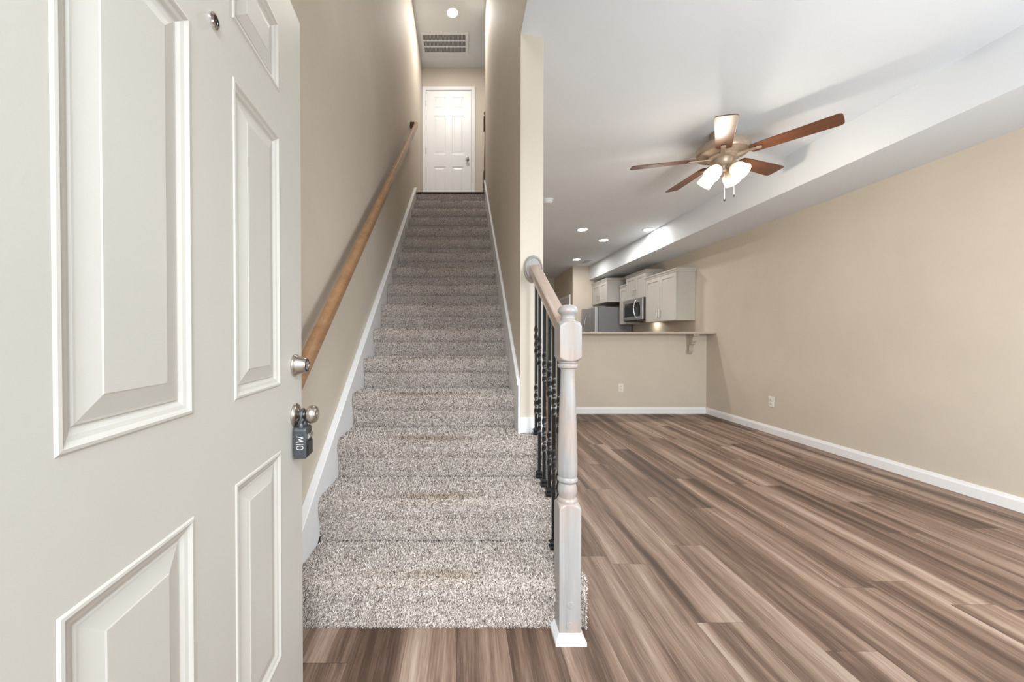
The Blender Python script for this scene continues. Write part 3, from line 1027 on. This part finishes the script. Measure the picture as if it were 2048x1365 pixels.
th0 = R(-33.62)
L0, L1 = 0.185, 0.665
out = []
for q in range(0, 9):                      # rounded tip
    a = -math.pi / 2 + math.pi * q / 8
    ca, sa = math.cos(a), math.sin(a)
    out.append((L1 - 0.035 + 0.035 * math.copysign(abs(ca) ** 0.7, ca), 0.066 * math.copysign(abs(sa) ** 0.35, sa)))
blade_poly = [(L0, -0.050), (L0 + 0.06, -0.054)] + out + [(L0 + 0.06, 0.054), (L0, 0.050), (L0 - 0.012, 0.03), (L0 - 0.012, -0.03)]
bl = MB().prism(blade_poly, 'z', -0.003, 0.003)
arm = MB()
arm.prism([(0.085, -0.02), (0.16, -0.013), (0.235, -0.017), (0.245, -0.010), (0.245, 0.010), (0.235, 0.017), (0.16, 0.013), (0.085, 0.02)], 'z', -0.012, -0.004)
arm.cyl((0.215, 0.0, -0.015), (0, 0, 1), 0.005, 0.012, 10)
bl_me = arm_me = None
for k in range(5):
    a = th0 + k * 2 * math.pi / 5
    d = Vector((math.sin(a), -math.cos(a), 0))
    rz = math.atan2(d.y, d.x)
    mt = Matrix.Rotation(rz, 4, 'Z') @ Matrix.Rotation(R(-11), 4, 'X')
    if k == 0:
        b0 = bl.build('blade', M['blade'], fan, bevel=0.0015)
        a0 = arm.build('blade_arm', M['fan_metal'], b0, bevel=0.0015)
        b_, ar = b0, a0
    else:
        b_ = b0.copy()
        COL.objects.link(b_)
        b_.parent = fan
        ar = a0.copy()
        COL.objects.link(ar)
        ar.parent = b_
    b_.location = (0, 0, zo)
    b_.rotation_euler = mt.to_euler()

# four tulip shades
view = math.atan2(FY, FX)
sprof = [(0.018, 0.0), (0.022, 0.004), (0.034, 0.016), (0.046, 0.034), (0.0525, 0.056), (0.054, 0.080), (0.0555, 0.100), (0.058, 0.112), (0.0565, 0.112), (0.052, 0.100), (0.050, 0.080), (0.048, 0.056), (0.042, 0.036), (0.030, 0.020), (0.010, 0.006)]
right = view - math.pi / 2
for k, da in enumerate((-28, 62, 152, 242)):
    a = right + R(da)
    hd = Vector((math.cos(a), math.sin(a), 0))
    ax = (hd * 0.74 + Vector((0, 0, -0.67))).normalized()
    st = hd * 0.062 + Vector((0, 0, -0.288))
    am = MB().tube([hd * 0.03 + Vector((0, 0, -0.308)), hd * 0.05 + Vector((0, 0, -0.296)), st], 0.008, 8).lathe([(0.012, -0.012), (0.021, -0.008), (0.023, 0.008), (0.019, 0.010)], st, ax, 20)
    lamp = am.build('lamp_arm', M['fan_metal'], fan, smooth=True)
    gs = MB().lathe(sprof, st + ax * 0.004, ax, 36).build('glass_shade', M['shade'], lamp, smooth=True)
    ga = gs.data.attributes.new('glow', 'FLOAT', 'POINT')      # the glass is brightest beside the bulb
    bulb = bpy.data.lights.new('bulb', 'POINT')
    bulb.energy = 6.2
    bulb.color = (1.0, 0.90, 0.76)
    bulb.shadow_soft_size = 0.03
    bo = bpy.data.objects.new('bulb', bulb)
    COL.objects.link(bo)
    bo.parent = lamp
    bo.location = st + ax * 0.122
    for vi, vv in enumerate(gs.data.vertices):
        dd = (vv.co - st).dot(ax)
        ga.data[vi].value = max(0.0, 1.0 - abs(dd - 0.075) / 0.075)


def pull(px, py0, py1):
    # chain hanging beside the light kit
    y = FY - 0.02
    x = (px - 925) / 730 * y
    zt, zb = zat(py0, y), zat(py1, y)
    b = MB().cyl((x - FX, y - FY, zb - ZC), (0, 0, 1), 0.0018, zt - zb, 8)
    c = b.build('pull_chain', M['white_metal'], fan)
    MB().lathe([(0.002, 0.006), (0.006, 0.0), (0.0075, -0.008), (0.005, -0.014), (0.001, -0.016)], (x - FX, y - FY, zb - ZC), (0, 0, 1), 14).build('chain_pull', M['iron'], c, smooth=True)


pull(1446.7, 336, 400)
pull(1465.5, 336, 391)

# ------------------------------------------------------------------ recessed lights, smoke detector, vents


def downlight(x, y, z, label, group=None, lens='lamp'):
    e = tag(empty('recessed_light', (x, y, z)), label, 'recessed light', group)
    MB().lathe([(0.088, 0.0), (0.088, -0.004), (0.080, -0.008), (0.068, -0.008), (0.066, -0.003), (0.066, 0.0)], (0, 0, 0), (0, 0, 1), 36).build('trim_ring', M['white_metal'], e, smooth=True)
    MB().lathe([(0.066, -0.001), (0.066, -0.0045), (0.04, -0.0055), (0.001, -0.006)], (0, 0, 0), (0, 0, 1), 32).build('lens', M[lens], e, smooth=True)
    return e


downlight(1.788, 5.456, ZC, 'lit recessed light over the bar, the one nearest the stair wall on the left', 'kitchen recessed lights')
downlight(2.327, 6.042, ZC, 'lit recessed light in the middle of the kitchen ceiling, between the other three', 'kitchen recessed lights')
downlight(2.771, 5.456, ZC, 'lit recessed light hard against the white soffit', 'kitchen recessed lights')
downlight(2.352, 7.549, ZC, 'lit recessed light farthest back beside the small ceiling register', 'kitchen recessed lights')
downlight(-0.135, 4.98, ZU, 'lit recessed light upstairs in front of the return air grille', None, 'lamp_up')

sd = tag(empty('smoke_detector', (0.995, 4.288, ZC)), 'round white smoke detector on the ceiling beside the stair wall', 'smoke detector')
MB().lathe([(0.066, 0), (0.068, -0.008), (0.066, -0.014)], (0, 0, 0), (0, 0, 1), 32).build('mounting_plate', M['white_metal'], sd, smooth=True)
MB().lathe([(0.058, -0.014), (0.060, -0.022), (0.056, -0.034), (0.044, -0.040), (0.042, -0.046), (0.02, -0.049), (0.001, -0.049)], (0, 0, 0), (0, 0, 1), 32).build('cover', M['white_metal'], sd, smooth=True)

rg = tag(empty('return_air_grille', (-0.265, 5.50, ZU)), 'large white return air grille on the upstairs ceiling', 'vent')
fr = MB()
W2, H2 = 0.352, 0.200
fr.box(-W2, W2, -H2, -H2 + 0.035, -0.012, 0).box(-W2, W2, H2 - 0.035, H2, -0.012, 0).box(-W2, -W2 + 0.04, -H2 + 0.035, H2 - 0.035, -0.012, 0).box(W2 - 0.04, W2, -H2 + 0.035, H2 - 0.035, -0.012, 0)
for yy in (-0.055, 0.055):
    fr.box(-W2 + 0.04, W2 - 0.04, yy - 0.008, yy + 0.008, -0.011, -0.001)
fr.build('frame', M['white_metal'], rg, bevel=0.002)
MB().box(-W2 + 0.04, W2 - 0.04, -H2 + 0.035, H2 - 0.035, -0.002, -0.0005).build('backing', M['vent_dark'], rg)
fin = MB()
for q in range(52):
    xx = -W2 + 0.046 + q * (2 * W2 - 0.092) / 51
    fin.box(xx - 0.0016, xx + 0.0016, -H2 + 0.035, H2 - 0.035, -0.008, -0.002)
fin.build('louvre', M['white_metal'], rg)

kv = tag(empty('ceiling_register', (2.63, 7.77, ZC)), 'small white ceiling register near the kitchen back wall', 'vent')
f2 = MB()
f2.box(-0.10, 0.10, -0.20, -0.175, -0.008, 0).box(-0.10, 0.10, 0.175, 0.20, -0.008, 0).box(-0.10, -0.075, -0.175, 0.175, -0.008, 0).box(0.075, 0.10, -0.175, 0.175, -0.008, 0)
f2.build('frame', M['white_metal'], kv, bevel=0.001)
MB().box(-0.075, 0.075, -0.175, 0.175, -0.0015, -0.0004).build('backing', M['vent_dark'], kv)
f3 = MB()
for q in range(7):
    xx = -0.064 + q * 0.0213
    f3.box(xx - 0.005, xx + 0.005, -0.175, 0.175, -0.006, -0.0018)
f3.build('louvre', M['white_metal'], kv)

# ------------------------------------------------------------------ outlets


def outlet(loc, rz, label):
    e = tag(empty('wall_outlet', loc, rz), label, 'outlet')
    MB().box(-0.037, 0.037, -0.006, 0, -0.060, 0.060).build('plate', M['plate'], e, bevel=0.003)
    for s_ in (-1, 1):
        r_ = MB().box(-0.0165, 0.0165, -0.0085, -0.005, s_ * 0.0215 - 0.0145, s_ * 0.0215 + 0.0145).build('receptacle', M['plate'], e, bevel=0.003)
        MB().box(-0.0085, -0.0062, -0.0092, -0.008, s_ * 0.0215 - 0.004, s_ * 0.0215 + 0.006).box(0.0062, 0.0085, -0.0092, -0.008, s_ * 0.0215 - 0.004, s_ * 0.0215 + 0.005) \
            .cyl((0, -0.008, s_ * 0.0215 - 0.008), (0, -1, 0), 0.0024, 0.0012, 10).build('slots', M['slot'], r_)
    return e


outlet((2.253, YB, 0.367), 0, 'ivory wall outlet on the half wall below the bar')
outlet((XR, 4.091, 0.362), R(90) * -1, 'ivory wall outlet low on the long right wall')

# ------------------------------------------------------------------ bar counter and corbel
ct = MB().prism([(1.2, 5.0), (XR, 5.0), (XR, 5.46), (1.2, 5.46)], 'z', 1.127, 1.160)
tag(ct.build('bar_counter', M['counter'], bevel=0.008, segs=3), 'speckled beige bar counter on the half wall in front of the kitchen', 'counter')
cb = empty('corbel', (3.215, YB, 0.85))
tag(cb, 'greige scrolled bracket holding up the right end of the bar counter', 'corbel')
prof = [(0.0, 0.272), (-0.165, 0.272), (-0.165, 0.252), (-0.150, 0.246), (-0.148, 0.236), (-0.138, 0.215), (-0.135, 0.195), (-0.128, 0.178), (-0.112, 0.165), (-0.104, 0.158), (-0.114, 0.152), (-0.112, 0.142), (-0.094, 0.138), (-0.078, 0.128),
        (-0.066, 0.108), (-0.060, 0.085), (-0.056, 0.060), (-0.060, 0.050), (-0.058, 0.038), (-0.046, 0.034), (-0.036, 0.012), (-0.024, 0.0), (0.0, 0.0)]
M['corbel'] = paint('corbel_paint', (0.50, 0.44, 0.37), 0.5)
MB().prism(prof, 'x', -0.030, 0.030).build('scroll', M['corbel'], cb, bevel=0.0015)
MB().box(-0.040, 0.040, -0.175, 0.0, 0.262, 0.277).build('cap_plate', M['corbel'], cb, bevel=0.003)
MB().box(-0.037, 0.037, -0.014, 0.0, 0.0, 0.262).build('back_plate', M['corbel'], cb, bevel=0.002)

# ------------------------------------------------------------------ kitchen cabinets


def cabinet(name, y0, y1, z0, z1, xf, label, ndoors, handles_bottom=True, group='grey kitchen wall cabinets', pull_h=0.13, crown=0.055):
    e = tag(empty(name, (XR, (y0 + y1) / 2, z0)), label, 'cabinet', group)
    T = Matrix.Translation((-XR, -(y0 + y1) / 2, -z0))
    MB().box(xf + 0.021, XR - 0.001, y0, y1, z0, z1).build('body', M['cab'], e, bevel=0.0015, mtx=T)
    cr = MB()
    # crown moulding: front run and two returns with a flared section
    sec = [(0.0, 0.0), (0.012, 0.004), (0.016, 0.02), (0.030, 0.038), (0.034, 0.042), (0.034, crown), (0.0, crown)]
    xa = xf + 0.012
    vs, fs = [], []
    for off, hh in sec:
        vs += [(XR - 0.001, y0 - off, z1 - 0.01 + hh), (xa - off, y0 - off, z1 - 0.01 + hh), (xa - off, y1 + min(off, 0.034), z1 - 0.01 + hh), (XR - 0.001, y1 + min(off, 0.034), z1 - 0.01 + hh)]
    m = len(sec)
    for q in range(m):
        q2 = (q + 1) % m
        for s_ in range(3):
            fs.append((q * 4 + s_, q * 4 + s_ + 1, q2 * 4 + s_ + 1, q2 * 4 + s_))
    fs += [tuple(q * 4 for q in range(m)), tuple(q * 4 + 3 for q in range(m))[::-1]]
    fs.append(((m - 1) * 4, (m - 1) * 4 + 1, (m - 1) * 4 + 2, (m - 1) * 4 + 3))
    cr.add(vs, fs)
    cr.build('crown_moulding', M['cab'], e, mtx=T)
    dw_ = (y1 - y0) / ndoors
    for k in range(ndoors):
        a, b_ = y0 + k * dw_ + 0.003, y0 + (k + 1) * dw_ - 0.003
        za, zb = z0 + 0.004, z1 - 0.012
        st = min(0.058, (b_ - a) * 0.22)
        d = MB()
        d.box(xf, xf + 0.019, a, a + st, za, zb).box(xf, xf + 0.019, b_ - st, b_, za, zb)
        d.box(xf, xf + 0.019, a + st, b_ - st, za, za + st).box(xf, xf + 0.019, a + st, b_ - st, zb - st, zb)
        d.box(xf + 0.009, xf + 0.017, a + st - 0.001, b_ - st + 0.001, za + st - 0.001, zb - st + 0.001)
        dr = d.build('door', M['cab'], e, bevel=0.0012, mtx=T)
        if ndoors == 2:
            hy = b_ - 0.030 if k == 0 else a + 0.030
        else:
            hy = a + 0.03
        hz0 = za + 0.05
        h = MB().tube([(xf - 0.030, hy, hz0), (xf - 0.030, hy, hz0 + pull_h)], 0.0055, 10, up=(0, 1, 0))
        for q in (0.18, 0.82):
            h.cyl((xf - 0.030, hy, hz0 + pull_h * q), (1, 0, 0), 0.004, 0.031, 8)
        h.build('handle', M['nickel'], dr, smooth=True, mtx=T)
    return e


cabinet('wall_cabinet', 5.447, 6.350, 1.340, 2.072, 3.181, 'tall grey two-door wall cabinet at the near end, above the bar', 2, pull_h=0.15)
cabinet('wall_cabinet', 6.352, 7.108, 1.790, 2.222, 3.181, 'grey two-door cabinet directly above the microwave', 2)
cabinet('wall_cabinet', 7.110, 7.400, 1.340, 2.072, 3.181, 'narrow grey wall cabinet between the microwave and the refrigerator', 1, pull_h=0.15)
cabinet('wall_cabinet', 7.440, 8.285, 1.805, 2.245, 2.940, 'deep grey two-door cabinet above the refrigerator', 2)

# ------------------------------------------------------------------ microwave
mw = empty('microwave', (XR, 6.73, 1.385))
tag(mw, 'stainless over-range microwave with black glass door and bowed handle under the grey cabinet', 'microwave')
TM = Matrix.Translation((-XR, -6.73, -1.385))
MB().box(3.15, XR - 0.001, 6.356, 7.104, 1.400, 1.786).build('body', M['black_plastic'], mw, bevel=0.003, mtx=TM)
fr = MB()
fr.box(3.125, 3.150, 6.356, 6.425, 1.400, 1.786).box(3.125, 3.150, 6.425, 7.104, 1.712, 1.786).box(3.125, 3.150, 6.425, 7.104, 1.400, 1.462).box(3.125, 3.150, 7.062, 7.104, 1.462, 1.712)
fr.build('door_frame', M['steel'], mw, bevel=0.002, mtx=TM)
MB().box(3.129, 3.150, 6.425, 7.062, 1.462, 1.712).build('glass_window', M['black_glass'], mw, mtx=TM)
hp = []
for q in range(13):
    t = q / 12
    hp.append((3.122 - 0.055 * math.sin(math.pi * t) ** 0.7, 6.55, 1.425 + 0.335 * t))
MB().tube(hp, 0.011, 12, up=(0, 1, 0)).build('handle', M['chrome'], mw, smooth=True, mtx=TM)
vb = MB().box(3.14, XR - 0.002, 6.37, 7.09, 1.385, 1.400).build('vent_base', M['black_plastic'], mw, mtx=TM)
MB().box(3.34, 3.40, 6.47, 6.55, 1.3825, 1.3852).build('cooktop_lamp', M['cook_lamp'], vb, mtx=TM)

# ------------------------------------------------------------------ refrigerator
fg = empty('refrigerator', (3.1, 7.85, 0))
tag(fg, 'grey side-by-side refrigerator with stainless doors standing behind the bar', 'refrigerator')
TF = Matrix.Translation((-3.1, -7.85, 0))
MB().box(2.762, 3.44, 7.425, 8.265, 0.03, 1.700).build('body', M['fridge_side'], fg, bevel=0.006, mtx=TF)
for a, b_ in ((7.425, 7.985), (7.991, 8.265)):
    dr = MB().box(2.692, 2.756, a, b_, 0.10, 1.702).build('door', M['fridge_door'], fg, bevel=0.010, segs=3, mtx=TF)
    hy = a + 0.05 if b_ > 8.1 else b_ - 0.05
    hp = []
    for q in range(11):
        t = q / 10
        hp.append((2.690 - 0.055 * math.sin(math.pi * t) ** 0.5, hy, 0.55 + 1.0 * t))
    MB().tube(hp, 0.012, 10, up=(0, 1, 0)).build('handle', M['steel'], dr, smooth=True, mtx=TF)
MB().box(2.70, 2.90, 7.430, 7.50, 1.700, 1.722).build('hinge_cover', M['fridge_side'], fg, bevel=0.004, mtx=TF)
MB().box(2.70, 2.90, 8.20, 8.262, 1.700, 1.722).build('hinge_cover', M['fridge_side'], fg, bevel=0.004, mtx=TF)
for x in (2.82, 3.38):
    for y in (7.48, 8.21):
        MB().cyl((x, y, 0), (0, 0, 1), 0.02, 0.032, 10).build('foot', M['black_plastic'], fg, mtx=TF)
